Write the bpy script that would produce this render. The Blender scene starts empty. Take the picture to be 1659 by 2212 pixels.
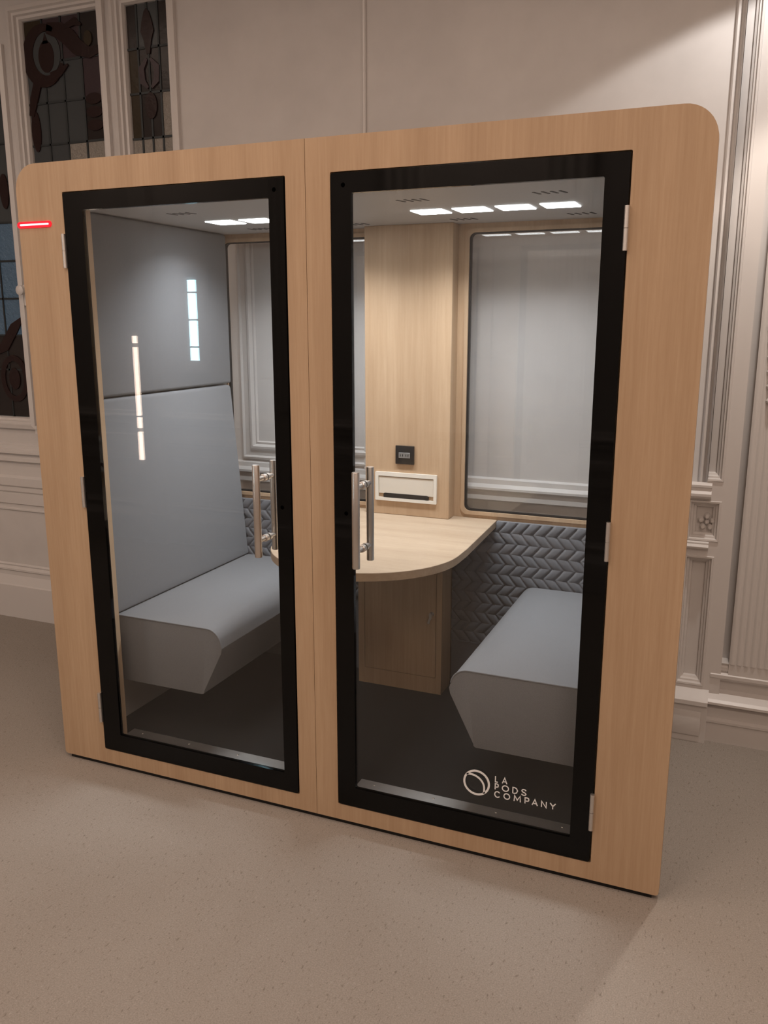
import bpy, math, random
from mathutils import Vector, Matrix
from mathutils.geometry import tessellate_polygon

random.seed(7)
SC = bpy.context.scene
COL = SC.collection

# ---------------------------------------------------------------- camera
W, H, FPX = 1659, 2212, 1833.2
cam_d = bpy.data.cameras.new('camera')
cam_d.sensor_fit = 'VERTICAL'
cam_d.sensor_height = 24.0
cam_d.lens = FPX / H * 24.0
cam_d.clip_start = 0.05
cam = bpy.data.objects.new('camera', cam_d)
COL.objects.link(cam)
yaw, pitch = -0.3957, -0.2194
fwd = Vector((math.sin(yaw) * math.cos(pitch), math.cos(yaw) * math.cos(pitch), math.sin(pitch)))
rgt = Vector((math.cos(yaw), -math.sin(yaw), 0))
upv = rgt.cross(fwd)
m = Matrix.Identity(4)
for i in range(3):
    m[i][0], m[i][1], m[i][2] = rgt[i], upv[i], -fwd[i]
m[0][3], m[1][3], m[2][3] = 2.4191, -2.4227, 1.7291
cam.matrix_world = m
SC.camera = cam

# ---------------------------------------------------------------- world, lights, exposure
wd = bpy.data.worlds.new('world')
SC.world = wd
wd.use_nodes = True
wd.node_tree.nodes['Background'].inputs[0].default_value = (0.9, 0.8, 0.72, 1)
wd.node_tree.nodes['Background'].inputs[1].default_value = 0.05
SC.view_settings.view_transform = 'Standard'
SC.view_settings.look = 'None'
SC.view_settings.gamma = 1.0
SC.view_settings.use_curve_mapping = False
SC.view_settings.exposure = 0.0
SC.cycles.use_denoising = True
SC.cycles.max_bounces = 10
SC.cycles.transparent_max_bounces = 16
SC.cycles.sample_clamp_indirect = 4.0

def area_light(name, loc, sx, sy, power, col, rot=(0, 0, 0)):
    d = bpy.data.lights.new(name, 'AREA')
    d.shape = 'RECTANGLE'
    d.size, d.size_y = sx, sy
    d.energy = power
    d.color = col
    d.spread = math.radians(172)
    o = bpy.data.objects.new(name, d)
    o.location = loc
    o.rotation_euler = rot
    COL.objects.link(o)
    return o

WARM = (1.0, 0.785, 0.645)
# (x, y, z, size, power): one row over the middle of the room, a smaller unseen row added to brighten the panelled wall
CEIL_LAMPS = [(-1.7, -2.4, 3.55, 1.1, 32.5), (0.9, -2.4, 3.55, 1.1, 32.5), (3.6, -2.4, 3.55, 1.1, 32.5),
              (-1.5, -0.7, 3.62, 0.6, 9.0), (0.8, -0.7, 3.62, 0.6, 8.5), (3.2, -0.7, 3.62, 0.6, 9.0)]
for l in CEIL_LAMPS:
    area_light('ceiling_lamp_light', (l[0], l[1], l[2] - 0.012), l[3], l[3], l[4], WARM)
# the booth's own ceiling lights
BOOTH_LIGHTS = [(cx_, 0.690, 2.127) for cx_ in (0.418, 0.576, 0.734, 0.892, 1.308, 1.467, 1.626, 1.785)]
for l in BOOTH_LIGHTS:
    o_ = area_light('booth_ceiling_light', (l[0], l[1], l[2] - 0.002), 0.11, 0.11, 2.3, (0.97, 1.0, 1.04))
    o_.data.spread = math.radians(132)
SCONCE = (2.51, 0.75, 3.13)
sd = bpy.data.lights.new('pendant_spot_light', 'SPOT')
sd.energy = 22.0
sd.color = (1.0, 0.96, 0.92)
sd.spot_size = math.radians(124)
sd.spot_blend = 0.10
sd.shadow_soft_size = 0.03
so = bpy.data.objects.new('pendant_spot_light', sd)
so.location = SCONCE
COL.objects.link(so)
sd2 = bpy.data.lights.new('added_floor_light', 'SPOT')  # second spot added at the pendant to lift the floor and ledges
sd2.energy = 60.0
sd2.color = (1.0, 0.90, 0.80)
sd2.spot_size = math.radians(66)
sd2.spot_blend = 0.35
sd2.shadow_soft_size = 0.03
so2 = bpy.data.objects.new('added_floor_light', sd2)
so2.location = SCONCE
COL.objects.link(so2)

# ---------------------------------------------------------------- materials
MATS = {}
def s2l(c):
    return tuple(((v / 255) / 12.92 if v <= 10 else (((v / 255) + 0.055) / 1.055) ** 2.4) for v in c)

def new_mat(name):
    mt = bpy.data.materials.new(name)
    mt.use_nodes = True
    nt = mt.node_tree
    MATS[name] = mt
    return mt, nt, nt.nodes['Principled BSDF'], nt.nodes['Material Output']

def pos_map(nt, scale, rot=(0, 0, 0)):
    g = nt.nodes.new('ShaderNodeNewGeometry')
    mp = nt.nodes.new('ShaderNodeMapping')
    mp.inputs['Scale'].default_value = scale
    mp.inputs['Rotation'].default_value = rot
    nt.links.new(g.outputs['Position'], mp.inputs['Vector'])
    return mp.outputs[0]

def noise(nt, vec, scale, detail=4, rough=0.6):
    n = nt.nodes.new('ShaderNodeTexNoise')
    n.inputs['Scale'].default_value = scale
    n.inputs['Detail'].default_value = detail
    n.inputs['Roughness'].default_value = rough
    nt.links.new(vec, n.inputs['Vector'])
    return n.outputs['Fac']

def ramp(nt, fac, stops):
    r = nt.nodes.new('ShaderNodeValToRGB')
    el = r.color_ramp.elements
    el[0].position, el[0].color = stops[0][0], (*stops[0][1], 1)
    el[1].position, el[1].color = stops[-1][0], (*stops[-1][1], 1)
    for p, c in stops[1:-1]:
        e = el.new(p)
        e.color = (*c, 1)
    nt.links.new(fac, r.inputs[0])
    return r.outputs[0]

def bump(nt, bs, height, strength, dist):
    b = nt.nodes.new('ShaderNodeBump')
    b.inputs['Strength'].default_value = strength
    b.inputs['Distance'].default_value = dist
    nt.links.new(height, b.inputs['Height'])
    nt.links.new(b.outputs[0], bs.inputs['Normal'])

def mixc(nt, a, b, fac, mode='MULTIPLY'):
    mx = nt.nodes.new('ShaderNodeMix')
    mx.data_type = 'RGBA'
    mx.blend_type = mode
    mx.inputs[0].default_value = fac
    nt.links.new(a, mx.inputs[6])
    nt.links.new(b, mx.inputs[7])
    return mx.outputs[2]

def plain(name, rgb, rough=0.5, metal=0.0, spec=0.5, nscale=0, nbump=0.0):
    mt, nt, bs, _ = new_mat(name)
    bs.inputs['Base Color'].default_value = (*s2l(rgb), 1)
    bs.inputs['Roughness'].default_value = rough
    bs.inputs['Metallic'].default_value = metal
    bs.inputs['Specular IOR Level'].default_value = spec
    if nscale:
        v = pos_map(nt, (1, 1, 1))
        f = noise(nt, v, nscale, 4)
        c = s2l(rgb)
        nt.links.new(ramp(nt, f, [(0.3, tuple(x * 0.93 for x in c)), (0.7, tuple(min(1, x * 1.05) for x in c))]), bs.inputs['Base Color'])
        if nbump:
            bump(nt, bs, f, 0.5, nbump)
    return mt

def wood(name, c_lo, c_hi, scale, rot=(0, 0, 0), rough=0.45, spec=0.35):
    mt, nt, bs, _ = new_mat(name)
    v = pos_map(nt, scale, rot)
    fine = noise(nt, v, 9.0, 6, 0.65)
    v2 = pos_map(nt, tuple(s * 0.16 for s in scale), rot)
    broad = noise(nt, v2, 6.0, 3, 0.5)
    lo, hi = s2l(c_lo), s2l(c_hi)
    base = ramp(nt, fine, [(0.22, lo), (0.52, tuple((a + b) / 2 for a, b in zip(lo, hi))), (0.80, hi)])
    tint = ramp(nt, broad, [(0.34, (0.84, 0.81, 0.78)), (0.50, (0.93, 0.92, 0.91)), (0.66, (1.0, 1.0, 1.0))])
    nt.links.new(mixc(nt, base, tint, 0.85), bs.inputs['Base Color'])
    bs.inputs['Roughness'].default_value = rough
    bs.inputs['Specular IOR Level'].default_value = spec
    bump(nt, bs, fine, 0.12, 0.001)
    return mt

wood('oak_vertical', (184, 154, 123), (200, 172, 142), (12, 12, 0.45))
wood('oak_table', (178, 156, 132), (194, 173, 150), (1.2, 14, 14), (0, 0, 0.12))
wood('oak_sash', (190, 162, 132), (203, 176, 147), (12, 12, 0.5))

def fabric(name, rgb, amp=0.10, bscale=700):
    mt, nt, bs, _ = new_mat(name)
    v = pos_map(nt, (1, 1, 1))
    f = noise(nt, v, bscale, 2, 0.7)
    c = s2l(rgb)
    nt.links.new(ramp(nt, f, [(0.35, tuple(x * (1 - amp) for x in c)), (0.65, tuple(x * (1 + amp) for x in c))]), bs.inputs['Base Color'])
    bs.inputs['Roughness'].default_value = 0.95
    bs.inputs['Specular IOR Level'].default_value = 0.1
    bs.inputs['Sheen Weight'].default_value = 0.15
    bump(nt, bs, f, 0.25, 0.001)
    return mt

fabric('grey_fabric', (123, 124, 127))
fabric('quilt_fabric', (116, 117, 121))
fabric('dark_carpet', (30, 29, 29), 0.25, 300)

# carpet of the room
mt, nt, bs, _ = new_mat('carpet')
v = pos_map(nt, (1, 1, 1))
f1 = noise(nt, v, 240, 3, 0.7)
v2 = pos_map(nt, (1.0, 0.40, 1.0), (0, 0, 0.30))
f2 = noise(nt, v2, 125, 2, 0.5)
f3 = noise(nt, v, 1.4, 3, 0.5)
cc = s2l((157, 149, 141))
a = ramp(nt, f1, [(0.30, tuple(x * 0.78 for x in cc)), (0.70, tuple(x * 1.16 for x in cc))])
b = ramp(nt, f2, [(0.27, (0.62, 0.60, 0.58)), (0.38, (1, 1, 1)), (0.63, (1, 1, 1)), (0.73, (1.14, 1.15, 1.17))])
c3 = ramp(nt, f3, [(0.35, (0.94, 0.93, 0.92)), (0.65, (1.0, 1.0, 1.0))])
nt.links.new(mixc(nt, mixc(nt, a, b, 0.8), c3, 1.0), bs.inputs['Base Color'])
bs.inputs['Roughness'].default_value = 1.0
bs.inputs['Specular IOR Level'].default_value = 0.05
bump(nt, bs, f2, 0.4, 0.003)

plain('wall_paint', (206, 201, 198), 0.62, spec=0.3, nscale=3)
plain('white_paint', (212, 207, 204), 0.32, spec=0.5)
plain('ceiling_paint', (222, 214, 206), 0.8)
plain('black_gloss', (5, 5, 5), 0.045, spec=0.24)
plain('black_matte', (14, 13, 13), 0.55)
plain('hole_black', (3, 3, 3), 0.9, spec=0.0)
plain('dark_gasket', (26, 18, 18), 0.5)
plain('grey_laminate', (176, 176, 176), 0.5)
plain('body_laminate', (196, 190, 184), 0.5)
plain('white_plastic', (226, 220, 210), 0.4)
plain('cream_plastic', (216, 208, 196), 0.45)
plain('lead_came', (48, 52, 54), 0.45, 0.4)
plain('logo_white', (240, 240, 240), 0.5)
plain('socket_black', (24, 22, 22), 0.35)
plain('socket_grey', (120, 118, 116), 0.4)

def metal(name, rgb, rough, aniso=0.0):
    mt, nt, bs, _ = new_mat(name)
    v = pos_map(nt, (1, 1, 60))
    f = noise(nt, v, 30, 2)
    c = s2l(rgb)
    nt.links.new(ramp(nt, f, [(0.3, tuple(x * 0.92 for x in c)), (0.7, c)]), bs.inputs['Base Color'])
    bs.inputs['Metallic'].default_value = 1.0
    bs.inputs['Roughness'].default_value = rough
    bs.inputs['Anisotropic'].default_value = aniso
metal('brushed_steel', (226, 221, 216), 0.32, 0.4)
metal('aluminium', (222, 218, 214), 0.48)

def clear_glass(name, tint, r0=0.05):
    """thin architectural glass: Schlick reflection over a lightly tinted see-through body"""
    mt, nt, bs, out = new_mat(name)
    nt.nodes.remove(bs)
    lw = nt.nodes.new('ShaderNodeLayerWeight')
    lw.inputs['Blend'].default_value = 0.5
    pw = nt.nodes.new('ShaderNodeMath'); pw.operation = 'POWER'; pw.inputs[1].default_value = 5.0
    nt.links.new(lw.outputs['Facing'], pw.inputs[0])
    ma = nt.nodes.new('ShaderNodeMath'); ma.operation = 'MULTIPLY_ADD'
    ma.inputs[1].default_value = 1 - r0
    ma.inputs[2].default_value = r0
    nt.links.new(pw.outputs[0], ma.inputs[0])
    tr = nt.nodes.new('ShaderNodeBsdfTransparent'); tr.inputs[0].default_value = (*tint, 1)
    gl = nt.nodes.new('ShaderNodeBsdfGlossy'); gl.inputs['Roughness'].default_value = 0.0
    gl.inputs['Color'].default_value = (1, 1, 1, 1)
    mx = nt.nodes.new('ShaderNodeMixShader')
    nt.links.new(ma.outputs[0], mx.inputs[0])
    nt.links.new(tr.outputs[0], mx.inputs[1])
    nt.links.new(gl.outputs[0], mx.inputs[2])
    nt.links.new(mx.outputs[0], out.inputs[0])
clear_glass('door_glass', (0.93, 0.935, 0.93), 0.03)
clear_glass('rear_glass', (0.95, 0.955, 0.955), 0.045)

def stained(name, rgb, rough, bsc, bst):
    mt, nt, bs, _ = new_mat(name)
    bs.inputs['Base Color'].default_value = (*s2l(rgb), 1)
    bs.inputs['Roughness'].default_value = rough
    bs.inputs['Specular IOR Level'].default_value = 0.5 if rough < 0.2 else 0.2
    v = pos_map(nt, (1, 1, 1))
    f = noise(nt, v, bsc, 3)
    bump(nt, bs, f, bst, 0.01)
stained('glass_smoke', (70, 73, 75), 0.25, 30, 0.05)
stained('glass_dark', (46, 41, 40), 0.25, 30, 0.08)
stained('glass_maroon', (42, 27, 26), 0.3, 40, 0.1)
stained('glass_mauve', (64, 52, 56), 0.3, 30, 0.1)
stained('glass_olive', (54, 45, 32), 0.3, 30, 0.1)
stained('glass_ripple_glint', (138, 132, 124), 0.10, 60, 0.9)  # textured clear glass, base colour lightened to carry its bright glints
stained('glass_blue_glint', (84, 112, 138), 0.10, 60, 0.9)  # bluish sparkle put into the base colour of these panes

def emit(name, col, st, base=(0.8, 0.8, 0.8)):
    mt, nt, bs, out = new_mat(name)
    bs.inputs['Base Color'].default_value = (*base, 1)
    bs.inputs['Emission Color'].default_value = (*col, 1)
    bs.inputs['Emission Strength'].default_value = st
emit('booth_led', (0.98, 1.0, 1.02), 9.0)
emit('lamp_panel', WARM, 2.5)
emit('status_red', (1.0, 0.004, 0.02), 1.15, (0.3, 0.0, 0.005))
emit('status_core', (1.0, 0.62, 0.62), 2.2, (0.4, 0.05, 0.05))
emit('daylight_pane', (0.5, 0.85, 1.0), 35.0)
emit('slit_glow', (1.0, 0.78, 0.62), 20.0)

# ---------------------------------------------------------------- mesh helpers
class MB:
    def __init__(self):
        self.v, self.f = [], []
    def add(self, vs, fs):
        o = len(self.v)
        self.v += [tuple(p) for p in vs]
        self.f += [tuple(i + o for i in q) for q in fs]
        return self
    def box(self, x0, x1, y0, y1, z0, z1):
        return self.add([(x0, y0, z0), (x1, y0, z0), (x1, y1, z0), (x0, y1, z0), (x0, y0, z1), (x1, y0, z1), (x1, y1, z1), (x0, y1, z1)],
                        [(0, 3, 2, 1), (4, 5, 6, 7), (0, 1, 5, 4), (1, 2, 6, 5), (2, 3, 7, 6), (3, 0, 4, 7)])
    def plate(self, outer, holes, a0, a1, plane='XZ'):
        """polygon with holes, extruded; plane XZ extrudes in Y, XY in Z, YZ in X"""
        def mk(u, w, d):
            return (u, d, w) if plane == 'XZ' else ((u, w, d) if plane == 'XY' else (d, u, w))
        loops = [outer] + list(holes)
        pts = [p for l in loops for p in l]
        n = len(pts)
        tris = tessellate_polygon([[Vector((p[0], p[1], 0)) for p in l] for l in loops])
        vs = [mk(p[0], p[1], a0) for p in pts] + [mk(p[0], p[1], a1) for p in pts]
        fs = []
        for t in tris:
            fs.append(tuple(t))
            fs.append(tuple(i + n for i in reversed(t)))
        o = 0
        for l in loops:
            k = len(l)
            for i in range(k):
                j = (i + 1) % k
                fs.append((o + i, o + j, o + j + n, o + i + n))
            o += k
        return self.add(vs, fs)
    def prism(self, poly, a0, a1, plane):
        """closed polygon extruded, ngon caps"""
        def mk(u, w, d):
            return (u, d, w) if plane == 'XZ' else ((u, w, d) if plane == 'XY' else (d, u, w))
        n = len(poly)
        vs = [mk(p[0], p[1], a0) for p in poly] + [mk(p[0], p[1], a1) for p in poly]
        fs = [tuple(range(n)), tuple(range(2 * n - 1, n - 1, -1))]
        fs += [(i, (i + 1) % n, (i + 1) % n + n, i + n) for i in range(n)]
        return self.add(vs, fs)
    def tube(self, pts, r, seg=12, cap=True):
        pts = [Vector(p) for p in pts]
        rings = []
        for i, p in enumerate(pts):
            d = (pts[min(i + 1, len(pts) - 1)] - pts[max(i - 1, 0)]).normalized()
            a = d.orthogonal().normalized() if i == 0 else (rings[-1][1] - d * rings[-1][1].dot(d)).normalized()
            b = d.cross(a)
            rr = r[i] if isinstance(r, (list, tuple)) else r
            rings.append(([p + (a * math.cos(t) + b * math.sin(t)) * rr for t in (2 * math.pi * k / seg for k in range(seg))], a))
        vs = [q for rg in rings for q in rg[0]]
        fs = []
        for i in range(len(pts) - 1):
            for k in range(seg):
                k2 = (k + 1) % seg
                fs.append((i * seg + k, i * seg + k2, (i + 1) * seg + k2, (i + 1) * seg + k))
        if cap:
            fs.append(tuple(reversed(range(seg))))
            fs.append(tuple(range((len(pts) - 1) * seg, len(pts) * seg)))
        return self.add(vs, fs)
    def mitre(self, x0, x1, z0, z1, prof):
        """rectangular picture-frame moulding in the XZ plane; prof = [(inset, y)...]"""
        vs, fs = [], []
        for d, y in prof:
            vs += [(x0 + d, y, z0 + d), (x1 - d, y, z0 + d), (x1 - d, y, z1 - d), (x0 + d, y, z1 - d)]
        for i in range(len(prof) - 1):
            for k in range(4):
                k2 = (k + 1) % 4
                fs.append((i * 4 + k, i * 4 + k2, (i + 1) * 4 + k2, (i + 1) * 4 + k))
        return self.add(vs, fs)
    def ribbon(self, pts, w, y0, y1, closed=False):
        """flat stroke of width w in the XZ plane with thickness y0..y1"""
        P = [Vector((p[0], p[1])) for p in pts]
        n = len(P)
        L, R = [], []
        for i in range(n):
            a = P[(i - 1) % n] if (closed or i > 0) else P[i]
            b = P[(i + 1) % n] if (closed or i < n - 1) else P[i]
            d1 = (P[i] - a).normalized() if (P[i] - a).length > 0 else (b - P[i]).normalized()
            d2 = (b - P[i]).normalized() if (b - P[i]).length > 0 else d1
            t = (d1 + d2)
            t = t.normalized() if t.length > 1e-6 else d1
            nn = Vector((-t.y, t.x))
            c = max(0.45, nn.dot(Vector((-d1.y, d1.x))))
            wi = (w[i] if isinstance(w, (list, tuple)) else w) / 2
            L.append(P[i] + nn * wi / c)
            R.append(P[i] - nn * wi / c)
        m_ = n if closed else n - 1
        vs = []
        for y in (y0, y1):
            vs += [(p.x, y, p.y) for p in L] + [(p.x, y, p.y) for p in R]
        fs = []
        for i in range(m_):
            j = (i + 1) % n
            fs += [(i, j, n + j, n + i), (2 * n + i, 3 * n + i, 3 * n + j, 2 * n + j), (i, 2 * n + i, 2 * n + j, j), (n + i, n + j, 3 * n + j, 3 * n + i)]
        if not closed:
            fs += [(0, n, 3 * n, 2 * n), (n - 1, 3 * n - 1, 4 * n - 1, 2 * n - 1)]
        return self.add(vs, fs)

def rrect(x0, x1, z0, z1, r, seg=6):
    """rounded rectangle; r = number or (bl, br, tr, tl)"""
    rs = r if isinstance(r, (list, tuple)) else (r, r, r, r)
    pts = []
    for (cx, cz, sx, sz, a0, rr) in ((x0, z0, 1, 1, math.pi, rs[0]), (x1, z0, -1, 1, 1.5 * math.pi, rs[1]),
                                     (x1, z1, -1, -1, 0, rs[2]), (x0, z1, 1, -1, 0.5 * math.pi, rs[3])):
        if rr <= 0:
            pts.append((cx, cz)); continue
        ox, oz = cx + sx * rr, cz + sz * rr
        for k in range(seg + 1):
            t = a0 + k * math.pi / 2 / seg
            pts.append((ox + rr * math.cos(t), oz + rr * math.sin(t)))
    return pts

def ellipse(cx, cz, rx, rz, n=28, rot=0):
    return [(cx + rx * math.cos(t) * math.cos(rot) - rz * math.sin(t) * math.sin(rot),
             cz + rx * math.cos(t) * math.sin(rot) + rz * math.sin(t) * math.cos(rot)) for t in (2 * math.pi * k / n for k in range(n))]

def rootloc(o):
    p = Vector((0, 0, 0))
    while o:
        p = p + o.location
        o = o.parent
    return p

def add_mesh(name, mb, mat, parent=None, bevel=0.0, seg=2, smooth=True, ang=35, label=None, weld=False):
    me = bpy.data.meshes.new(name)
    off = rootloc(parent) if parent else Vector((0, 0, 0))
    me.from_pydata([tuple(Vector(p) - off) for p in mb.v], [], mb.f)
    me.validate()
    me.materials.append(MATS[mat])
    o = bpy.data.objects.new(name, me)
    COL.objects.link(o)
    import bmesh
    bm = bmesh.new(); bm.from_mesh(me)
    bmesh.ops.recalc_face_normals(bm, faces=bm.faces)
    if weld:
        bmesh.ops.remove_doubles(bm, verts=bm.verts, dist=1e-6)
        for f_ in bm.faces:
            if f_.normal.y > 0:
                f_.normal_flip()
    if bevel:
        bmesh.ops.remove_doubles(bm, verts=bm.verts, dist=1e-6)
        es = [e for e in bm.edges if len(e.link_faces) == 2 and e.calc_face_angle(0) > math.radians(28)]
        bmesh.ops.bevel(bm, geom=es, offset=bevel, segments=seg, affect='EDGES', profile=0.5, clamp_overlap=True)
    bm.to_mesh(me); bm.free()
    if smooth:
        me.shade_smooth()
        me.set_sharp_from_angle(angle=math.radians(ang))
    if parent:
        o.parent = parent
    if label:
        o['label'] = label
    return o

def thing(name, loc, label, cat, group=None):
    o = bpy.data.objects.new(name, None)
    o.empty_display_size = 0.1
    o.location = loc
    o['label'], o['category'] = label, cat
    if group:
        o['group'] = group
    COL.objects.link(o)
    return o

def tag(o, label, cat, group=None):
    o['label'], o['category'] = label, cat
    if group:
        o['group'] = group
    return o

def struct(name, mb, mat, label=None, **k):
    o = add_mesh(name, mb, mat, None, **k)
    o['kind'] = 'structure'
    if label:
        o['label'] = label
    return o

# ================================================================ the room
RX0, RX1, RYF, RYB, RZ = -4.2, 5.2, -3.05, 1.23, 3.9
struct('floor', MB().box(RX0, RX1, RYF, RYB + 0.3, -0.1, 0.0), 'carpet', 'beige flecked carpet floor', smooth=False)
struct('ceiling', MB().box(RX0, RX1, RYF, RYB + 0.3, RZ, RZ + 0.1), 'ceiling_paint', 'plain off-white ceiling above the frame', smooth=False)
struct('wall_left', MB().box(RX0 - 0.1, RX0, RYF, RYB + 0.3, 0, RZ), 'wall_paint', 'plain off-white side wall outside the frame', smooth=False)
struct('wall_right', MB().box(RX1, RX1 + 0.1, RYF, RYB + 0.3, 0, RZ), 'wall_paint', 'plain off-white side wall beyond the pilaster', smooth=False)

WINS = [(-2.10, -1.285, 1.205, 3.06), (-1.112, -0.632, 1.205, 3.222), (-0.467, -0.222, 1.205, 3.215)]
wall = MB()
holes = [[(a - 0.03, c - 0.03), (a - 0.03, d + 0.03), (b + 0.03, d + 0.03), (b + 0.03, c - 0.03)] for a, b, c, d in WINS]
wall.plate([(RX0, 0), (RX1, 0), (RX1, RZ), (RX0, RZ)], holes, RYB, RYB + 0.25)
wall_back = struct('wall_back', wall, 'wall_paint', 'off-white plastered wall behind the booth', smooth=False)
struct('wall_front', MB().box(RX0, RX1, RYF - 0.1, RYF, 0, RZ), 'wall_paint', 'off-white wall facing the booth', smooth=False)

def hmould(name, prof, x0, x1, ywall, sgn, label=None):
    """horizontal moulding; prof = [(projection, z)...] along X"""
    poly = [(ywall - sgn * p, z) for p, z in prof]
    return struct(name, MB().prism(poly, x0, x1, 'YZ'), 'white_paint', label, smooth=False)

BASE = [(0, 0), (0.036, 0), (0.036, 0.20), (0.030, 0.208), (0.012, 0.258), (0.012, 0.285), (0.020, 0.290), (0.020, 0.300), (0.006, 0.312), (0.010, 0.322), (0.004, 0.330), (0, 0.330)]
DADO = [(0, 0.655), (0.010, 0.660), (0.010, 0.668), (0.004, 0.672), (0.004, 0.695), (0.014, 0.70), (0.014, 0.765), (0.020, 0.775), (0.020, 0.80), (0.028, 0.81), (0.028, 0.855), (0.012, 0.868),
        (0.012, 0.945), (0.034, 0.955), (0.034, 0.975), (0.024, 0.987), (0.024, 0.997), (0.046, 1.002), (0.046, 1.012), (0.018, 1.024), (0.018, 1.045), (0, 1.052)]
hmould('baseboard_back', BASE, RX0, 2.24, RYB, 1, 'tall white skirting board with stepped top')
hmould('trim_1', DADO, RX0, 2.24, RYB, 1, 'white moulded dado rail under the windows')
hmould('baseboard_front', BASE, RX0, RX1, RYF, -1, 'white skirting board on the wall facing the booth')
hmould('trim_2', DADO, RX0, RX1, RYF, -1, 'white dado rail on the wall facing the booth')

# moulded wall panel seen through the booth's rear window
o = struct('trim_3', MB().mitre(0.125, 1.02, 1.062, 2.42, [(0, RYB), (0, RYB - 0.012), (0.010, RYB - 0.016), (0.018, RYB - 0.006), (0.045, RYB - 0.010), (0.055, RYB - 0.020), (0.066, RYB - 0.022), (0.076, RYB - 0.006), (0.086, RYB - 0.010), (0.092, RYB)]),
           'white_paint', 'white picture-frame wall moulding seen through the rear window', smooth=False)
# thin upright bead on the wall over the booth
struct('trim_4', MB().tube([(0.803, RYB - 0.005, 1.05), (0.803, RYB - 0.005, RZ)], 0.009, 10), 'white_paint', 'thin upright white bead on the wall above the booth')

# ---- leaded windows
def window(idx, win, label):
    a, b, c, d = win
    fr = MB()
    # casing and stepped sash
    fr.mitre(a - 0.062, b + 0.062, c - 0.062, d + 0.062, [(0, RYB + 0.001), (0, RYB - 0.020), (0.022, RYB - 0.026), (0.028, RYB - 0.012), (0.040, RYB - 0.012), (0.044, RYB + 0.004), (0.056, RYB + 0.006), (0.062, RYB + 0.022), (0.062, RYB + 0.06)])
    w_ = struct('window_%d' % idx, fr, 'white_paint', label, smooth=False)
    return w_

PY = RYB + 0.030
def pane(win, x0, x1, z0, z1, mat):
    g = 0.0035
    add_mesh('pane', MB().box(x0 + g, x1 - g, PY, PY + 0.006, z0 + g, z1 - g), mat, win, smooth=False)

def cames(win, xs, zs, x0, x1, z0, z1):
    mb = MB()
    for x in xs:
        mb.box(x - 0.005, x + 0.005, PY - 0.004, PY + 0.008, z0, z1)
    for z in zs:
        mb.box(x0, x1, PY - 0.004, PY + 0.008, z - 0.005, z + 0.005)
    add_mesh('lead_cames', mb, 'lead_came', win, smooth=False)

def orn(win, poly, mat, dy=0.0, name='ornament_pane'):
    add_mesh(name, MB().prism(poly, PY - 0.004 - dy, PY + 0.004, 'XZ'), mat, win, smooth=False)

def band(win, pts, w, mat, dy=0.0):
    add_mesh('ornament_pane', MB().ribbon(pts, w, PY - 0.006 - dy, PY + 0.004), mat, win, smooth=False)

def grid(win, a, b, zs, cols, fn):
    xs = [a + (b - a) * k / cols for k in range(cols + 1)]
    for r in range(len(zs) - 1):
        for k in range(cols):
            pane(win, xs[k], xs[k + 1], zs[r], zs[r + 1], fn(k, r, zs[r]))
    cames(win, xs[1:-1], zs[1:-1], a, b, zs[0], zs[-1])

# window beside the booth's top left corner
a, b, c, d = WINS[1]
w1 = window(1, WINS[1], 'leaded stained glass window with maroon scrolls, left of the narrow one')
zs1 = [1.205, 1.43, 1.63, 1.83, 2.03, 2.23, 2.43, 2.63, 2.83, 3.02, 3.222]
def f1_(k, r, z):
    if z < 2.60:
        return 'glass_ripple_glint' if (k >= 2 or z < 2.3) else 'glass_smoke'
    if z > 2.98:
        return ['glass_olive', 'glass_mauve', 'glass_mauve', 'glass_dark'][k]
    return 'glass_smoke' if k < 3 else ('glass_mauve' if z > 2.75 else 'glass_dark')
grid(w1, a, b, zs1, 4, f1_)
cx, cz = a + 0.135, 3.055
orn(w1, ellipse(cx, cz, 0.095, 0.105), 'glass_smoke', 0.001)
arc = [(cx + 0.115 * math.cos(t), cz + 0.125 * math.sin(t)) for t in [math.radians(60 + 12 * k) for k in range(24)]]
band(w1, arc, [0.02 + 0.05 * math.sin(math.pi * k / 23) for k in range(24)], 'glass_maroon', 0.002)
orn(w1, ellipse(cx + 0.005, cz - 0.01, 0.05, 0.075), 'glass_maroon', 0.003)
orn(w1, [(cx - 0.015, cz + 0.05), (cx + 0.025, cz + 0.05), (cx + 0.005, cz + 0.10)], 'glass_maroon', 0.003)
band(w1, [(cx + 0.02, cz + 0.12), (cx + 0.10, cz + 0.10), (cx + 0.16, cz + 0.06), (cx + 0.21, cz + 0.01), (cx + 0.28, cz - 0.02), (b - 0.01, cz - 0.01)], [0.05, 0.075, 0.085, 0.075, 0.05, 0.04], 'glass_maroon', 0.002)
band(w1, [(cx + 0.13, cz + 0.11), (cx + 0.20, cz + 0.13), (cx + 0.24, cz + 0.11)], [0.02, 0.035, 0.01], 'glass_maroon', 0.003)
band(w1, [(cx + 0.03, cz - 0.11), (cx + 0.09, cz - 0.09), (cx + 0.14, cz - 0.06)], [0.05, 0.035, 0.01], 'glass_maroon', 0.003)
band(w1, [(a + 0.07, cz - 0.13), (a + 0.04, cz - 0.20), (a + 0.015, cz - 0.28)], [0.05, 0.05, 0.03], 'glass_maroon', 0.003)
orn(w1, ellipse(a + 0.035, 2.70, 0.03, 0.10), 'glass_maroon', 0.002)
for k in range(3):
    orn(w1, ellipse(b - 0.058, 2.825 - 0.062 * k, 0.05, 0.026), 'glass_maroon', 0.003)
orn(w1, ellipse(b - 0.07, 3.10, 0.025, 0.035), 'glass_olive', 0.003)

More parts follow.
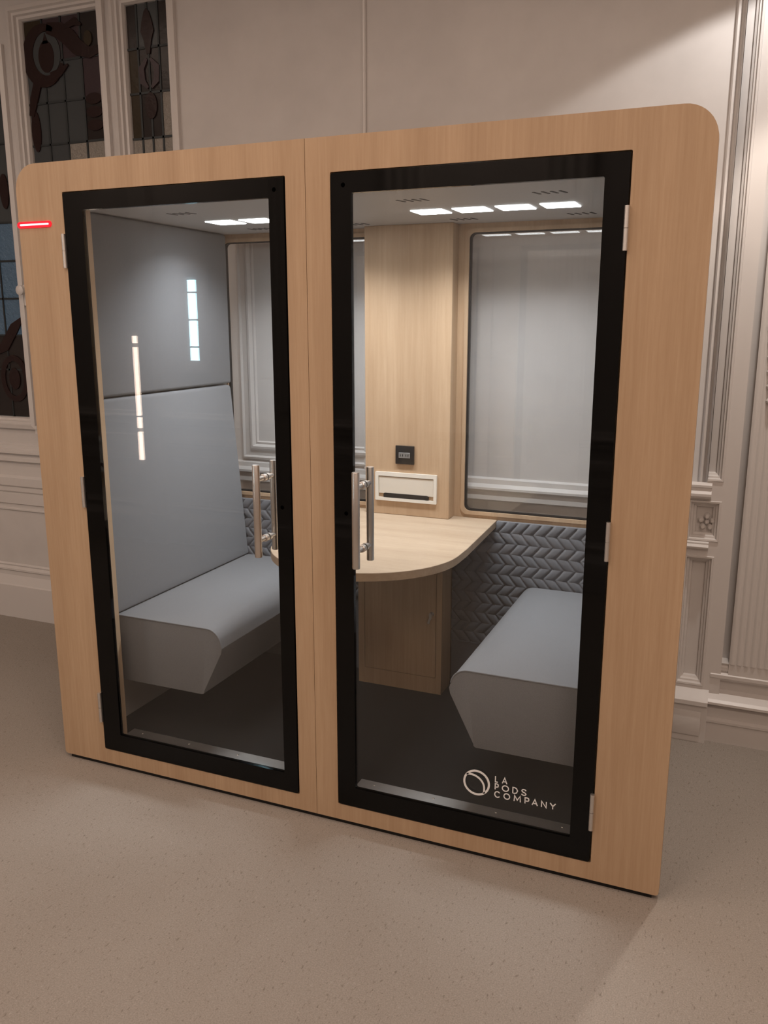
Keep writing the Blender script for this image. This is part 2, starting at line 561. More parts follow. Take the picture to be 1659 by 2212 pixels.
# narrow window
a, b, c, d = WINS[2]
w2 = window(2, WINS[2], 'narrow dark leaded window nearest the bare wall')
def f2_(k, r, z):
    if z < 2.61:
        return 'glass_ripple_glint'
    if k in (0, 3):
        return 'glass_olive' if (k == 0 and z < 2.9) else ('glass_ripple_glint' if k == 3 and z < 2.8 else 'glass_dark')
    return 'glass_dark' if z < 2.9 else 'glass_smoke'
grid(w2, a, b, [1.205, 1.45, 1.70, 1.95, 2.20, 2.42, 2.615, 2.82, 3.02, 3.215], 4, f2_)
cx = (a + b) / 2
orn(w2, [(cx - 0.038, 3.09), (cx - 0.030, 3.13), (cx - 0.014, 3.175), (cx, 3.19), (cx + 0.014, 3.175), (cx + 0.030, 3.13), (cx + 0.038, 3.09), (cx + 0.022, 3.05), (cx + 0.010, 2.99), (cx - 0.010, 2.99), (cx - 0.022, 3.05)], 'glass_maroon', 0.003)
for s in (-1, 1):
    band(w2, [(cx + s * 0.01, 2.97), (cx + s * 0.045, 2.93), (cx + s * 0.04, 2.87), (cx + s * 0.01, 2.84)], [0.012, 0.03, 0.03, 0.012], 'glass_mauve', 0.002)
orn(w2, ellipse(cx, 2.76, 0.035, 0.06), 'glass_maroon', 0.003)

# window cut by the left frame edge
a, b, c, d = WINS[0]
w0 = window(3, WINS[0], 'tall leaded window at the left edge of the view')
def f0_(k, r, z):
    if z < 1.5:
        return 'glass_dark'
    if 1.62 < z < 2.2 and k >= 4:
        return 'glass_blue_glint'
    return 'glass_smoke' if z > 2.2 else 'glass_dark'
grid(w0, a, b, [1.205, 1.47, 1.66, 1.86, 2.06, 2.26, 2.46, 2.66, 2.86, 3.06], 6, f0_)
cx, cz = b - 0.10, 1.42
arc = [(cx + 0.085 * math.cos(t), cz + 0.115 * math.sin(t)) for t in [2 * math.pi * k / 28 for k in range(28)]]
add_mesh('ornament_pane', MB().ribbon(arc, 0.032, PY - 0.007, PY + 0.004, True), 'glass_maroon', w0, smooth=False)
orn(w0, ellipse(cx, cz, 0.04, 0.06), 'glass_maroon', 0.003)
band(w0, [(b - 0.01, 1.75), (b - 0.07, 1.70), (b - 0.15, 1.60), (b - 0.22, 1.56)], [0.02, 0.06, 0.06, 0.02], 'glass_maroon', 0.002)
orn(w0, ellipse(b - 0.05, 2.42, 0.03, 0.09), 'glass_maroon', 0.003)
# window catch: knob between two casements
kn = MB().tube([(-1.205, RYB - 0.020, 1.90), (-1.205, RYB - 0.034, 1.90), (-1.205, RYB - 0.040, 1.90), (-1.205, RYB - 0.062, 1.90), (-1.205, RYB - 0.070, 1.90)], [0.010, 0.010, 0.024, 0.026, 0.014], 16)
kn.box(-1.216, -1.194, RYB - 0.024, RYB - 0.008, 1.82, 1.93)
add_mesh('window_catch', kn, 'white_paint', w0)
hm = MB()
for z in (1.155, 1.135):
    hm.tube([(-1.200, RYB - 0.030, z - 0.012), (-1.200, RYB - 0.030, z + 0.012)], 0.010, 10)
add_mesh('casement_hinge', hm, 'white_paint', w0)

# ---- pilaster and ribbed panel on the right
PF = 1.165
pil = MB()
pil.plate([(2.325, 1.085), (2.440, 1.085), (2.440, RZ), (2.325, RZ)], [[(2.3262, 1.110), (2.3262, RZ - 0.25), (2.386, RZ - 0.25), (2.386, 1.110)]], PF, RYB)
pil.prism([(2.290, RYB), (2.290, 1.216), (2.296, 1.206), (2.304, 1.206), (2.308, 1.214), (2.316, 1.212), (2.325, PF), (2.325, RYB)], 1.085, RZ, 'XY')
pil.plate([(2.245, 0.205), (2.440, 0.205), (2.440, 1.085), (2.245, 1.085)], [[(2.262, 0.862), (2.262, 1.030), (2.386, 1.030), (2.386, 0.862)], [(2.262, 0.235), (2.262, 0.800), (2.376, 0.800), (2.376, 0.235)]], PF, RYB)
for a, b, c, d in ((2.240, 2.386, 1.110, RZ - 0.25), (2.262, 2.386, 0.862, 1.030), (2.262, 2.376, 0.235, 0.800)):
    pil.mitre(a, b, c, d, [(0, PF), (0.002, PF - 0.004), (0.009, PF - 0.003), (0.012, PF + 0.012), (0.019, PF + 0.013), (0.022, PF + 0.024), (0.030, PF + 0.028), (0.032, PF + 0.042)])
    if a < 2.25:
        pil.v = [(max(q[0], 2.3262) if (q[2] > 1.108 and len(pil.v) - i <= 32) else q[0], q[1], q[2]) for i, q in enumerate(pil.v)]
        a = 2.3262
    pil.box(a, b, PF + 0.041, PF + 0.06, c, d)
for zz, x1 in ((1.036, 2.345), (0.828, 2.350)):
    pil.prism([(PF + 0.002, zz), (PF - 0.018, zz + 0.004), (PF - 0.026, zz + 0.014), (PF - 0.026, zz + 0.024), (PF - 0.010, zz + 0.036), (PF - 0.010, zz + 0.046), (PF - 0.016, zz + 0.050), (PF - 0.016, zz + 0.058), (PF + 0.002, zz + 0.068)] if zz > 1 else
              [(PF + 0.002, zz), (PF - 0.016, zz + 0.004), (PF - 0.020, zz + 0.012), (PF - 0.012, zz + 0.022), (PF - 0.012, zz + 0.028), (PF + 0.002, zz + 0.036)], 2.245, x1, 'YZ')
pilaster = struct('trim_5', pil, 'white_paint', 'panelled white pilaster with a rosette, right of the booth', smooth=False)
# rosette
ros = MB()
rc = (2.335, 0.935)
ros.tube([(rc[0], PF + 0.046, rc[1]), (rc[0], PF + 0.030, rc[1]), (rc[0], PF + 0.022, rc[1])], [0.011, 0.010, 0.004], 12)
for k in range(5):
    t = math.radians(90 + 72 * k)
    c0 = (rc[0] + 0.024 * math.cos(t), rc[1] + 0.024 * math.sin(t))
    for (r_, y_) in ((0.014, PF + 0.044),):
        vs, fs = [], []
        n = 12
        for j, (s, yy) in enumerate(((1.0, PF + 0.045), (0.85, PF + 0.030), (0.45, PF + 0.022))):
            vs += [(c0[0] + r_ * s * math.cos(2 * math.pi * i / n), yy, c0[1] + r_ * s * math.sin(2 * math.pi * i / n)) for i in range(n)]
        for j in range(2):
            fs += [(j * n + i, j * n + (i + 1) % n, (j + 1) * n + (i + 1) % n, (j + 1) * n + i) for i in range(n)]
        fs.append(tuple(range(2 * n, 3 * n)))
        ros.add(vs, fs)
add_mesh('rosette', ros, 'white_paint', pilaster)
# plinth of the pilaster
pb = MB()
pb.prism([(RYB, 0), (1.120, 0), (1.120, 0.165), (1.105, 0.170), (1.105, 0.188), (1.118, 0.195), (PF, 0.222), (RYB, 0.222)], 2.235, 2.400, 'YZ')
add_mesh('plinth', pb, 'white_paint', pilaster, smooth=False)
add_mesh('plinth_panel', MB().box(2.250, 2.378, 1.112, 1.121, 0.030, 0.140), 'white_paint', pilaster, bevel=0.004)
# ribbed panel with ledges
rp = MB()
X0, X1 = 2.468, 3.70
rp.box(X0, X1, 1.166, RYB, 0.30, RZ)
x = X0
while x < X1 - 0.02:
    n = 6
    vs = []
    for zz in (0.35, RZ):
        vs += [(x + 0.024 * k / n, 1.1665 - 0.005 * math.sin(math.pi * k / n), zz) for k in range(n + 1)]
    rp.add(vs, [(k, k + 1, n + 2 + k, n + 1 + k) for k in range(n)])
    x += 0.026
ribbed = struct('trim_6', rp, 'white_paint', 'ribbed white wall panel at the right edge', smooth=False)
lg = MB().prism([(RYB, 0), (1.150, 0), (1.150, 0.085), (1.142, 0.090), (1.142, 0.100), (1.155, 0.108), (1.155, 0.150), (1.165, 0.160), (1.150, 0.168), (1.128, 0.176), (1.128, 0.186), (1.140, 0.196), (1.190, 0.225), (1.190, 0.262),
                 (1.168, 0.275), (1.160, 0.285), (1.160, 0.298), (1.176, 0.308), (1.170, 0.316), (1.170, 0.330), (1.174, 0.338), (1.166, 0.350), (RYB, 0.350)], 2.400, X1, 'YZ')
add_mesh('ledge', lg, 'white_paint', ribbed, smooth=False)
# carved ornament on the ribbed panel: a drop of small leaves
cv = MB()
for k in range(11):
    z = 1.42 + 0.055 * k
    wd_ = 0.028 + 0.028 * min(1.0, k / 5.0)
    for s in (-1, 1):
        cxx = 2.560 + s * wd_ * 0.55
        for j, (dx, dz, r_) in enumerate(((0.0, 0.0, 0.020), (s * 0.022, 0.018, 0.014), (s * 0.010, -0.018, 0.012))):
            n = 8
            vs = [(cxx + dx + r_ * math.cos(2 * math.pi * i / n), 1.162, z + dz + r_ * math.sin(2 * math.pi * i / n)) for i in range(n)]
            vs += [(cxx + dx + 0.6 * r_ * math.cos(2 * math.pi * i / n), 1.144, z + dz + 0.6 * r_ * math.sin(2 * math.pi * i / n)) for i in range(n)]
            vs.append((cxx + dx, 1.138, z + dz))
            cv.add(vs, [(i, (i + 1) % n, n + (i + 1) % n, n + i) for i in range(n)] + [(n + i, n + (i + 1) % n, 2 * n) for i in range(n)])
add_mesh('carved_drop', cv, 'white_paint', ribbed)

# ---- features of the wall facing the booth (they show as reflections in the doors)
def facing_pilaster(i, x, w_):
    mb = MB().box(x - w_ / 2, x + w_ / 2, RYF, RYF + 0.07, 0, RZ)
    mb.box(x - w_ / 2 - 0.03, x + w_ / 2 + 0.03, RYF, RYF + 0.10, 0, 0.24)
    for k in range(4):
        xx = x - w_ / 2 + w_ * (k + 0.5) / 4
        mb.tube([(xx, RYF + 0.07, 1.1), (xx, RYF + 0.07, RZ)], w_ / 14, 8)
    return struct('trim_%d' % i, mb, 'white_paint', 'fluted pilaster on the wall facing the booth', smooth=False)
for i, (x, w_) in enumerate(((-1.82, 0.16), (-0.62, 0.20), (0.30, 0.30), (1.35, 0.30))):
    facing_pilaster(7 + i, x, w_)
fw = MB().mitre(-1.56, -1.28, 1.35, 2.15, [(0, RYF), (0, RYF + 0.03), (0.03, RYF + 0.035), (0.09, RYF + 0.02), (0.10, RYF + 0.006)])
for z in (1.55, 1.75, 1.95):
    fw.box(-1.46, -1.38, RYF, RYF + 0.016, z - 0.006, z + 0.006)
w4 = struct('window_4', fw, 'white_paint', 'slim daylit window on the wall facing the booth', smooth=False)
for z0, z1 in ((1.45, 1.545), (1.556, 1.745), (1.756, 1.945), (1.956, 2.04)):
    add_mesh('pane', MB().box(-1.455, -1.388, RYF + 0.004, RYF + 0.010, z0, z1), 'daylight_pane', w4, smooth=False)
t = thing('slit_stand_in', (-1.95, RYF, 0.6), 'tall glowing strip standing in for a warm lit slit mirrored in the left door', 'lamp')  # glowing strip stands in for a warmly lit gap, no lamp known there
add_mesh('slit_backing', MB().box(-1.985, -1.915, RYF + 0.0005, RYF + 0.02, 0.62, 1.66), 'white_plastic', t, bevel=0.004)
for z0, z1 in ((0.66, 0.885), (0.915, 1.545), (1.575, 1.63)):
    add_mesh('tube', MB().box(-1.970, -1.930, RYF + 0.02, RYF + 0.045, z0, z1), 'slit_glow', t, bevel=0.006)  # glow pieces of the stand-in strip, not lamp tubes

# ---- ceiling lamps and the wall spot (outside the frame)
for i, l in enumerate(CEIL_LAMPS):
    h_ = l[3] / 2 + 0.05
    t = thing('ceiling_lamp', l[:3], '%s square panel lamp, %s of three, hanging %s' % (('large', 'small')[i // 3], ('leftmost', 'middle', 'rightmost')[i % 3], ('over the open carpet', 'unseen near the panelled wall, added to brighten it')[i // 3]), 'lamp', 'panel lamps over the carpet')
    add_mesh('housing', MB().box(l[0] - h_, l[0] + h_, l[1] - h_, l[1] + h_, l[2] + 0.0, l[2] + 0.05), 'white_plastic', t, bevel=0.006)
    for sx in (-0.8, 0.8):
        for sy in (-0.8, 0.8):
            add_mesh('suspension_wire', MB().tube([(l[0] + sx * h_, l[1] + sy * h_, l[2] + 0.05), (l[0] + sx * h_, l[1] + sy * h_, RZ)], 0.004, 6), 'aluminium', t)
t = thing('pendant_spot', SCONCE, 'small shaded spot lamp hanging by the pilaster', 'lamp')
add_mesh('shade', MB().tube([(SCONCE[0], SCONCE[1], SCONCE[2] + 0.035), (SCONCE[0], SCONCE[1], SCONCE[2] + 0.10), (SCONCE[0], SCONCE[1], SCONCE[2] + 0.12)], [0.06, 0.055, 0.02], 18), 'aluminium', t)
add_mesh('rod', MB().tube([(SCONCE[0], SCONCE[1], SCONCE[2] + 0.12), (SCONCE[0], SCONCE[1], RZ)], 0.006, 10), 'aluminium', t)

# ================================================================ the booth
PW, PB, PT, SEAM = 2.3152, 0.018, 2.268, 1.148
booth = thing('meeting_booth', (PW / 2, 0.55, 0), 'light oak two-door meeting booth with black-framed glass doors', 'booth')
FT = 0.034           # front layer
JT = 0.070           # back of the jamb layer
DOORS = [dict(x0=0.210, x1=1.075, g0=0.290, g1=1.021, hinge=-1, hx=0.975),
         dict(x0=1.236, x1=2.104, g0=1.301, g1=2.040, hinge=1, hx=1.334)]
DZ0, DZ1, GZ0, GZ1 = 0.082, 2.164, 0.152, 2.106
# front panels
R = 0.088
for k, (x0, x1, rr, lab) in enumerate(((0.0, SEAM - 0.0008, (0.012, 0, 0, R), 'left half of the oak front'), (SEAM + 0.0008, PW, (0, 0.012, R, 0), 'right half of the oak front'))):
    D = DOORS[k]
    g = 0.004
    h1 = list(reversed(rrect(D['x0'] - g, D['x1'] + g, DZ0 - g, DZ1 + g, 0.004, 2)))
    mb = MB().plate(rrect(x0, x1, PB, PT, rr, 10), [h1], 0.0, FT)
    o = add_mesh('front_panel', mb, 'oak_vertical', booth, label=lab, ang=30)
    jx0, jx1 = (0.262, 1.050) if k == 0 else (1.272, 2.062)
    h2 = [(jx0, 0.092), (jx0, 2.132), (jx1, 2.132), (jx1, 0.092)]
    add_mesh('jamb', MB().plate([(D['x0'] - 0.05, 0.04), (D['x1'] + 0.05, 0.04), (D['x1'] + 0.05, 2.20), (D['x0'] - 0.05, 2.20)], [h2], FT, JT), 'oak_sash', o, smooth=False)
    add_mesh('door_gasket', MB().mitre(jx0 - 0.012, jx1 + 0.012, 0.116, 2.144, [(0, FT - 0.006), (0.010, FT - 0.007), (0.014, FT), (0.014, FT + 0.004)]), 'dark_gasket', o, smooth=False)
add_mesh('plinth', MB().box(0.02, PW - 0.02, 0.010, 0.055, 0.0, 0.0178).box(0.10, 2.20, 0.055, 1.12, 0.0, 0.0598), 'black_matte', booth, smooth=False)
# shell
BX0, BX1, YR, YO = 0.088, 2.215, 1.120, 1.145
for x0, x1 in ((BX0, 0.115), (2.188, BX1)):
    add_mesh('side_wall', MB().box(x0, x1, JT, YO, 0.03, 2.20), 'body_laminate', booth, bevel=0.003, seg=1)
add_mesh('roof', MB().box(BX0 + 0.001, BX1 - 0.001, JT, YO, 2.145, 2.20), 'body_laminate', booth, bevel=0.003, seg=1)
add_mesh('booth_floor', MB().box(0.1152, 2.1878, JT, YR, 0.06, 0.09), 'dark_carpet', booth, smooth=False, label='dark booth carpet')
# rear wall with two windows
RW = [(0.124, 0.990, 0.915, 2.094), (1.326, 2.150, 0.915, 2.094)]
mb = MB().plate([(0.1152, 0.03), (2.1878, 0.03), (2.1878, 2.145), (0.1152, 2.145)], [list(reversed(rrect(*w_, 0.025, 5))) for w_ in RW], YR, YO)
rear = add_mesh('rear_wall', mb, 'oak_vertical', booth, smooth=False)
for w_ in RW:
    mb = MB().plate(rrect(*w_, 0.025, 5), [list(reversed(rrect(w_[0] + 0.007, w_[1] - 0.007, w_[2] + 0.007, w_[3] - 0.005, 0.020, 5)))], YR + 0.002, YO - 0.002)
    add_mesh('window_gasket', mb, 'black_matte', rear, smooth=False)
    add_mesh('window_pane', MB().box(w_[0] + 0.009, w_[1] - 0.009, YR + 0.008, YR + 0.014, w_[2] + 0.009, w_[3] - 0.009), 'rear_glass', rear, smooth=False)
    # slim raised frame on the room side of the opening
    mb = MB().plate(rrect(max(w_[0] - 0.016, 0.1155), w_[1] + 0.016, w_[2] - 0.016, w_[3] + 0.016, 0.03, 5), [list(reversed(rrect(*w_, 0.025, 5)))], YR - 0.006, YR)
    add_mesh('window_frame', mb, 'oak_sash', rear, smooth=False)

# ceiling with lights and vents
ceil_ = add_mesh('ceiling_panel', MB().box(0.1152, 2.1878, JT, YR, 2.130, 2.145), 'grey_laminate', booth, smooth=False, label='grey ceiling panel of the booth')
for cx, cy, _z in BOOTH_LIGHTS:
    s = 0.060
    add_mesh('ceiling_light', MB().box(cx - s, cx + s, cy - s, cy + s, 2.127, 2.1299), 'booth_led', ceil_, bevel=0.0, smooth=False, label='square white ceiling light')
for gx in (0.42, 0.88, 1.350, 1.812):
    for gy in (0.385, 0.958):
        for k in range(4):
            xx = gx - 0.042 + 0.028 * k
            mb = MB().prism([(xx - 0.010, gy - 0.024), (xx - 0.002, gy - 0.026), (xx + 0.010, gy + 0.024), (xx + 0.002, gy + 0.026)], 2.1285, 2.1299, 'XY')
            add_mesh('vent_slot', mb, 'black_matte', ceil_, smooth=False)

# pillar with socket and cable port
PX0, PX1, PYF = 0.880, 1.279, 1.043
pillar = add_mesh('pillar', MB().box(PX0, PX1, PYF, YR, 0.8845, 2.130), 'oak_vertical', booth, bevel=0.002, seg=1)
sp = add_mesh('socket_plate', MB().box(1.030, 1.117, PYF - 0.010, PYF, 1.118, 1.200), 'socket_black', pillar, bevel=0.002)
add_mesh('socket_insert', MB().box(1.046, 1.100, PYF - 0.0125, PYF - 0.010, 1.146, 1.170), 'socket_grey', pillar, bevel=0.001, seg=1)
mb = MB()
for xx in (1.060, 1.086):
    for dx in (-0.005, 0.005):
        mb.box(xx + dx - 0.0015, xx + dx + 0.0015, PYF - 0.0132, PYF - 0.0124, 1.153, 1.163)
add_mesh('socket_contacts', mb, 'socket_black', pillar, smooth=False)
mb = MB().plate(rrect(0.932, 1.224, 0.948, 1.078, 0.004, 3), [list(reversed(rrect(0.948, 1.210, 0.962, 1.060, 0.003, 3)))], PYF - 0.009, PYF)
add_mesh('cable_port_frame', mb, 'white_plastic', pillar, ang=30)
mb = MB().box(0.949, 1.209, PYF - 0.006, PYF - 0.0005, 0.980, 1.056)
add_mesh('cable_port_flap', mb, 'cream_plastic', pillar, bevel=0.001, seg=1)
add_mesh('cable_port_slot', MB().plate(rrect(0.972, 1.186, 0.963, 0.983, (0.002, 0.002, 0.008, 0.008), 4), [], PYF - 0.0075, PYF - 0.0004), 'socket_black', pillar, smooth=False)

# quilted rear panels
def quilt(x0, x1, zb, zt, clipx):
    base = add_mesh('quilted_panel', MB().box(x0, x1, 1.098, YR - 0.0005, 0.0902, 0.850), 'quilt_fabric', booth, smooth=False, label='grey chevron-quilted panel')
    CW, CH, SK, NS = 0.051, 0.0475, 0.040, 8
    def clip(poly, f):
        out_ = []
        for i in range(len(poly)):
            p, q = poly[i], poly[(i + 1) % len(poly)]
            fp, fq = f(p), f(q)
            if fp >= 0:
                out_.append(p)
            if fp * fq < 0:
                t_ = fp / (fp - fq)
                out_.append((p[0] + (q[0] - p[0]) * t_, p[1] + (q[1] - p[1]) * t_))
        return out_
    for r in range(int(math.ceil((zt - zb) / CH))):
        z1 = zt - r * CH
        z0 = max(z1 - CH, zb)
        s0, s1 = (0, SK) if r % 2 == 0 else (SK, 0)
        k = -1
        while x0 + k * CW < x1 + CW:
            xx = x0 + k * CW
            k += 1
            mb = MB()
            zl = z1 - CH
            def shear(z):
                return s0 + (s1 - s0) * (z - zl) / CH
            def depth(p):
                u = (p[0] - xx - shear(p[1])) / CW
                w_ = (p[1] - zl) / CH
                e = 0.002 * max(0.0, abs(2 * w_ - 1) - 0.8) / 0.2
                return 1.0985 - 0.0075 * (1 - abs(2 * u - 1) ** 4.5) + e
            for j in range(NS):
                ua, ub = xx + CW * j / NS, xx + CW * (j + 1) / NS
                for (za, zb_) in ((z0, z0 + 0.12 * CH), (z0 + 0.12 * CH, z1 - 0.12 * CH), (z1 - 0.12 * CH, z1)):
                    poly = [(ua + shear(za), za), (ub + shear(za), za), (ub + shear(zb_), zb_), (ua + shear(zb_), zb_)]
                    poly = clip(poly, lambda p: p[0] - x0)
                    poly = clip(poly, lambda p: x1 - p[0]) if poly else poly
                    if poly and z1 > 0.851:
                        poly = clip(poly, clipx)
                    if len(poly) >= 3:
                        mb.add([(p[0], depth(p), p[1]) for p in poly], [tuple(range(len(poly)))])
            if mb.f:
                add_mesh('quilted_cell', mb, 'quilt_fabric', base, ang=60, weld=True)
    xs0, xs1 = (1.482, x1) if clipx((10, 0)) > 0 else (x0, 0.775)
    add_mesh('quilt_backing', MB().box(xs0, xs1, 1.098, YR - 0.0005, 0.850, zt), 'quilt_fabric', base, smooth=False)
quilt(1.285, 2.186, 0.312, 0.882, lambda p: p[0] - 1.482)
quilt(0.117, 0.876, 0.455, 0.882, lambda p: 0.775 - p[0])

# padded side panels above the backrests
def mirx(x, side):
    return x if side == 0 else 2.303 - x
def mirbox(x0, x1, side, *r):
    a_, b_ = sorted((mirx(x0, side), mirx(x1, side)))
    return MB().box(a_, b_, *r)
for side in (0, 1):
    add_mesh('wall_pad', mirbox(0.1153, 0.155, side, 0.100, 1.096, 1.446, 2.126), 'grey_fabric', booth, bevel=0.012, seg=3, label='grey padded panel above the %s backrest' % ('left', 'right')[side])

# thresholds
for k, (x0, x1) in enumerate(((0.263, 1.049), (1.273, 2.061))):
    th = add_mesh('threshold', MB().box(x0, x1, 0.0365, 0.112, 0.0925, 0.1235), 'aluminium', booth, bevel=0.0015, seg=1, label='aluminium threshold strip')
    for j in range(4):
        xx = x0 + 0.06 + (x1 - x0 - 0.12) * j / 3
        add_mesh('screw', MB().tube([(xx, 0.088, 0.1234), (xx, 0.088, 0.1252)], [0.005, 0.003], 10), 'brushed_steel', th)

# status light at the top left of the front
sl = add_mesh('status_light', MB().plate(rrect(-0.004, 0.150, 2.056, 2.077, 0.010, 5), [], -0.004, -0.0002), 'status_red', booth, label='glowing red status light', ang=30)
add_mesh('light_core', MB().plate(rrect(0.010, 0.140, 2.0638, 2.0695, 0.0028, 4), [], -0.0055, -0.0041), 'status_core', sl, ang=30)

# doors
LET = {
 'L': [[(0, 1), (0, 0), (0.8, 0)]],
 'A': [[(0, 0), (0.5, 1), (1, 0)], [(0.2, 0.32), (0.8, 0.32)]],
 'P': [[(0, 0), (0, 1), (0.5, 1), (0.8, 0.93), (0.92, 0.72), (0.8, 0.50), (0.5, 0.43), (0, 0.43)]],
 'O': None,
 'D': [[(0, 0), (0, 1), (0.4, 1), (0.78, 0.88), (1, 0.5), (0.78, 0.12), (0.4, 0), (0, 0)]],
 'S': [[(0.95, 0.82), (0.75, 0.97), (0.48, 1.0), (0.2, 0.94), (0.07, 0.76), (0.2, 0.58), (0.5, 0.50), (0.82, 0.40), (0.95, 0.23), (0.80, 0.05), (0.5, 0.0), (0.2, 0.04), (0.03, 0.18)]],
 'C': [[(1, 0.80), (0.82, 0.94), (0.55, 1.0), (0.24, 0.92), (0.04, 0.68), (0.0, 0.5), (0.04, 0.32), (0.24, 0.08), (0.55, 0.0), (0.82, 0.06), (1, 0.20)]],
 'M': [[(0, 0), (0.06, 1), (0.5, 0.25), (0.94, 1), (1, 0)]],
 'N': [[(0, 0), (0, 1), (1, 0), (1, 1)]],
 'Y': [[(0, 1), (0.5, 0.48), (1, 1)], [(0.5, 0.50), (0.5, 0)]],
}
TEXT = [(0.2868, [('L', 1.7935, 1.8066), ('A', 1.8165, 1.8342)]),
        (0.2602, [('P', 1.7935, 1.8075), ('O', 1.8169, 1.8403), ('D', 1.8515, 1.8697), ('S', 1.8796, 1.8979)]),
        (0.2333, [('C', 1.7926, 1.8115), ('O', 1.8231, 1.8449), ('M', 1.8567, 1.8799), ('P', 1.8920, 1.9085), ('A', 1.9151, 1.9349), ('N', 1.9449, 1.9630), ('Y', 1.9720, 1.9920)])]
for k, D in enumerate(DOORS):
    door = add_mesh('door', MB().plate(rrect(D['x0'], D['x1'], DZ0, DZ1, 0.005, 3), [list(reversed(rrect(D['g0'], D['g1'], GZ0, GZ1, 0.004, 2)))], -0.003, 0.014), 'black_gloss', booth, ang=30,
                    label='%s glass door with a glossy black border' % ('left', 'right')[k])
    add_mesh('glass_pane', MB().box(D['g0'] - 0.003, D['g1'] + 0.003, 0.002, 0.010, GZ0 - 0.003, GZ1 + 0.003), 'door_glass', door, smooth=False)
    hx = D['hx']
    mb = MB()
    for y in (-0.055, 0.058):
        mb.tube([(hx, y, 0.963), (hx, y, 0.965), (hx, y, 1.273), (hx, y, 1.275)], [0.0115, 0.0125, 0.0125, 0.0115], 20)
    add_mesh('pull_handle', mb, 'brushed_steel', door, label='brushed steel bar handle')
    for z in (1.018, 1.225):
        mb = MB().tube([(hx, -0.055, z), (hx, -0.012, z)], 0.0085, 14)
        mb.tube([(hx, -0.014, z), (hx, -0.012, z), (hx, 0.0019, z)], [0.010, 0.0125, 0.0125], 16)
        mb.tube([(hx, 0.0101, z), (hx, 0.022, z), (hx, 0.024, z)], [0.0125, 0.0125, 0.010], 16)
        mb.tube([(hx, 0.022, z), (hx, 0.058, z)], 0.0085, 14)
        add_mesh('handle_standoff', mb, 'brushed_steel', door)
    ex = D['x0'] - 0.006 if D['hinge'] < 0 else D['x1'] - 0.001
    for z0, z1 in ((0.196, 0.318), (1.060, 1.175), (1.916, 2.030)):
        zm = (z0 + z1) / 2
        mb = MB()
        mb.tube([(ex, -0.008, z0), (ex, -0.008, zm - 0.001)], 0.0068, 14)
        mb.tube([(ex, -0.008, zm + 0.001), (ex, -0.008, z1)], 0.0068, 14)
        mb.tube([(ex, -0.008, z0 + 0.002), (ex, -0.008, z1 - 0.002)], 0.0045, 10)
        mb.box(ex - 0.006, ex + 0.006, -0.008, 0.0, z0 + 0.001, z1 - 0.001)
        add_mesh('hinge', mb, 'aluminium', door)
    for z in (DZ1 - 0.035, 1.128):
        xx = D['x1'] - 0.034 if D['hinge'] < 0 else D['x0'] + 0.040
        add_mesh('screw_cap', MB().tube([(xx, -0.0029, z), (xx, -0.0045, z)], [0.007, 0.005], 14), 'hole_black', door)
    if k == 1:
        lg0, lg1 = -0.0004 + 0.002, 0.0019
        cc_ = (1.7325, 0.2700)
        mb = MB().ribbon([(cc_[0] + 0.0415 * math.cos(t_), cc_[1] + 0.0415 * math.sin(t_)) for t_ in [2 * math.pi * j / 48 for j in range(48)]], 0.0068, lg0 - 0.0006, lg1, True)
        mb.ribbon([(1.6985, 0.2945), (1.7060, 0.2962), (1.7161, 0.2965), (1.7260, 0.2948), (1.7354, 0.2910), (1.7435, 0.2855), (1.7501, 0.2786), (1.7548, 0.2712), (1.7575, 0.2634), (1.7585, 0.2550), (1.7585, 0.2440), (1.7575, 0.2360)], 0.0062, lg0 - 0.0006, lg1)
        add_mesh('logo', mb, 'logo_white', door, smooth=False, label='white round logo')
        for zb, items in TEXT:
            for ch, xa, xb in items:
                hgt = 0.0202
                mb = MB()
                if LET[ch] is None:
                    mb.ribbon(ellipse((xa + xb) / 2, zb + hgt / 2, (xb - xa) / 2 - 0.0016, hgt / 2 - 0.0006, 28), 0.0034, lg0 - 0.0006, lg1, True)
                else:
                    for st in LET[ch]:
                        mb.ribbon([(xa + 0.0015 + (xb - xa - 0.003) * u, zb + hgt * w_) for u, w_ in st], 0.0034, lg0 - 0.0006, lg1)
                add_mesh('letter', mb, 'logo_white', door, smooth=False)

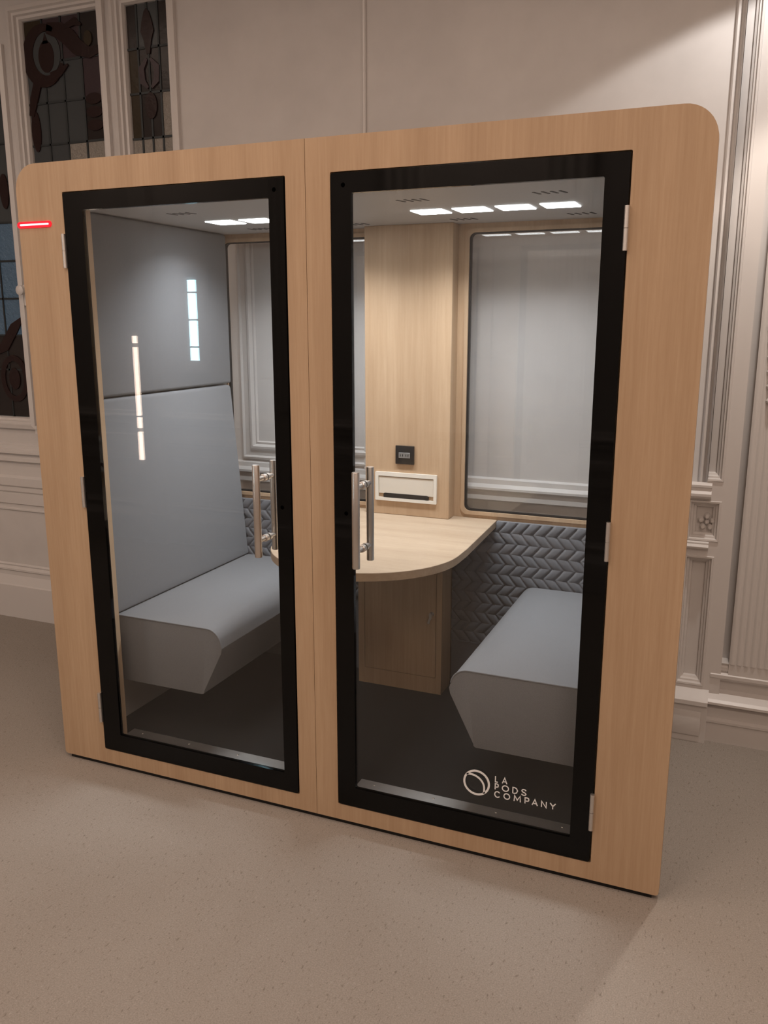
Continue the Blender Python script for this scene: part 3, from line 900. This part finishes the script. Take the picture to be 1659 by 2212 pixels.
# ================================================================ benches, table, cabinet
def arcpts(c, r, a0, a1, n):
    return [(c[0] + r * math.cos(math.radians(a0 + (a1 - a0) * k / n)), c[1] + r * math.sin(math.radians(a0 + (a1 - a0) * k / n))) for k in range(n + 1)]
YB0, YB1 = 0.105, 1.083
for side in (0, 1):
    lab = ('grey upholstered bench by the left door, in front of a tall grey backrest', 'grey upholstered bench by the right door, beside the quilted panel')[side]
    t = thing('bench', (mirx(0.42, side), 0.6, 0.33), lab, 'bench', 'benches inside the booth')
    prof = [(0.120, 0.335), (0.120, 0.606), (0.640, 0.606)]
    prof += arcpts((0.640, 0.548), 0.058, 82, 8, 7) + [(0.704, 0.535), (0.700, 0.515), (0.614, 0.345)] + arcpts((0.604, 0.347), 0.012, -20, -90, 3)
    prof = [(mirx(x_, side), z_) for x_, z_ in prof]
    seat = add_mesh('seat', MB().prism(prof, YB0, YB1, 'XZ'), 'grey_fabric', t, bevel=0.006, seg=2, ang=40)
    pp = [(0.16, 0.606), (0.40, 0.606), (0.60, 0.606), (0.640, 0.606)] + arcpts((0.640, 0.548), 0.058, 82, 8, 7)
    pp = [(mirx(x_, side), YB0 + 0.001, z_ - 0.0015) for x_, z_ in pp]
    add_mesh('piping', MB().tube(pp, 0.0032, 8), 'grey_fabric', seat)
    bk = [(0.116, 0.609), (0.226, 0.609), (0.222, 0.640), (0.158, 1.425), (0.150, 1.440), (0.116, 1.440)]
    bk = [(mirx(x_, side), z_) for x_, z_ in bk]
    add_mesh('backrest', MB().prism(bk, YB0 - 0.002, YB1 + 0.001, 'XZ'), 'grey_fabric', t, bevel=0.008, seg=3, ang=50)

TX, TRr, TYc = 1.130, 0.372, 0.492
out = [(1.478, YR - 0.001), (1.502, 0.60), (TX + TRr, TYc)]
out += [(TX + TRr * math.cos(math.radians(-a_)), TYc + (TRr - 0.004) * math.sin(math.radians(-a_))) for a_ in range(5, 180, 5)]
out += [(TX - TRr, TYc), (0.760, 0.60), (0.780, YR - 0.001)]
tbl = thing('table', (TX, 0.7, 0.852), 'pale oak table with a rounded front between the two benches', 'table')
add_mesh('table_top', MB().prism(out, 0.8525, 0.884, 'XY'), 'oak_table', tbl, bevel=0.0015, seg=1, ang=30)

cab = thing('cabinet', (1.08, 1.03, 0.09), 'oak cabinet with a keyed door under the table', 'cabinet')
CX0, CX1, CY = 0.880, 1.284, 0.957
add_mesh('cabinet_body', MB().box(CX0, CX1, CY + 0.016, 1.084, 0.0905, 0.852), 'oak_vertical', cab, smooth=False)
mb = MB().plate([(CX0, 0.0905), (CX1, 0.0905), (CX1, 0.852), (CX0, 0.852)], [[(CX0 + 0.030, 0.166), (CX0 + 0.030, 0.800), (CX1 - 0.026, 0.800), (CX1 - 0.026, 0.166)]], CY, CY + 0.0158)
add_mesh('cabinet_face_frame', mb, 'oak_vertical', cab, smooth=False)
cd = add_mesh('cabinet_door', MB().box(CX0 + 0.0325, CX1 - 0.0285, CY, CY + 0.0155, 0.1685, 0.7975), 'oak_vertical', cab, smooth=False)
add_mesh('lock', MB().tube([(1.238, CY - 0.0001, 0.468), (1.238, CY - 0.006, 0.468)], [0.011, 0.009], 14), 'aluminium', cd)
mb = MB().tube([(1.238, CY - 0.006, 0.468), (1.238, CY - 0.022, 0.468)], 0.0025, 8)
mb.add([(x_, CY - 0.024 + dy, z_) for dy in (0, 0.004) for x_, z_ in ellipse(1.238, 0.468, 0.007, 0.014, 12)], [tuple(range(12)), tuple(range(23, 11, -1))] + [(i, (i + 1) % 12, (i + 1) % 12 + 12, i + 12) for i in range(12)])
mb.ribbon([(1.236, 0.456), (1.228, 0.440), (1.224, 0.424)], 0.010, CY - 0.010, CY - 0.008)
add_mesh('key', mb, 'aluminium', cd)
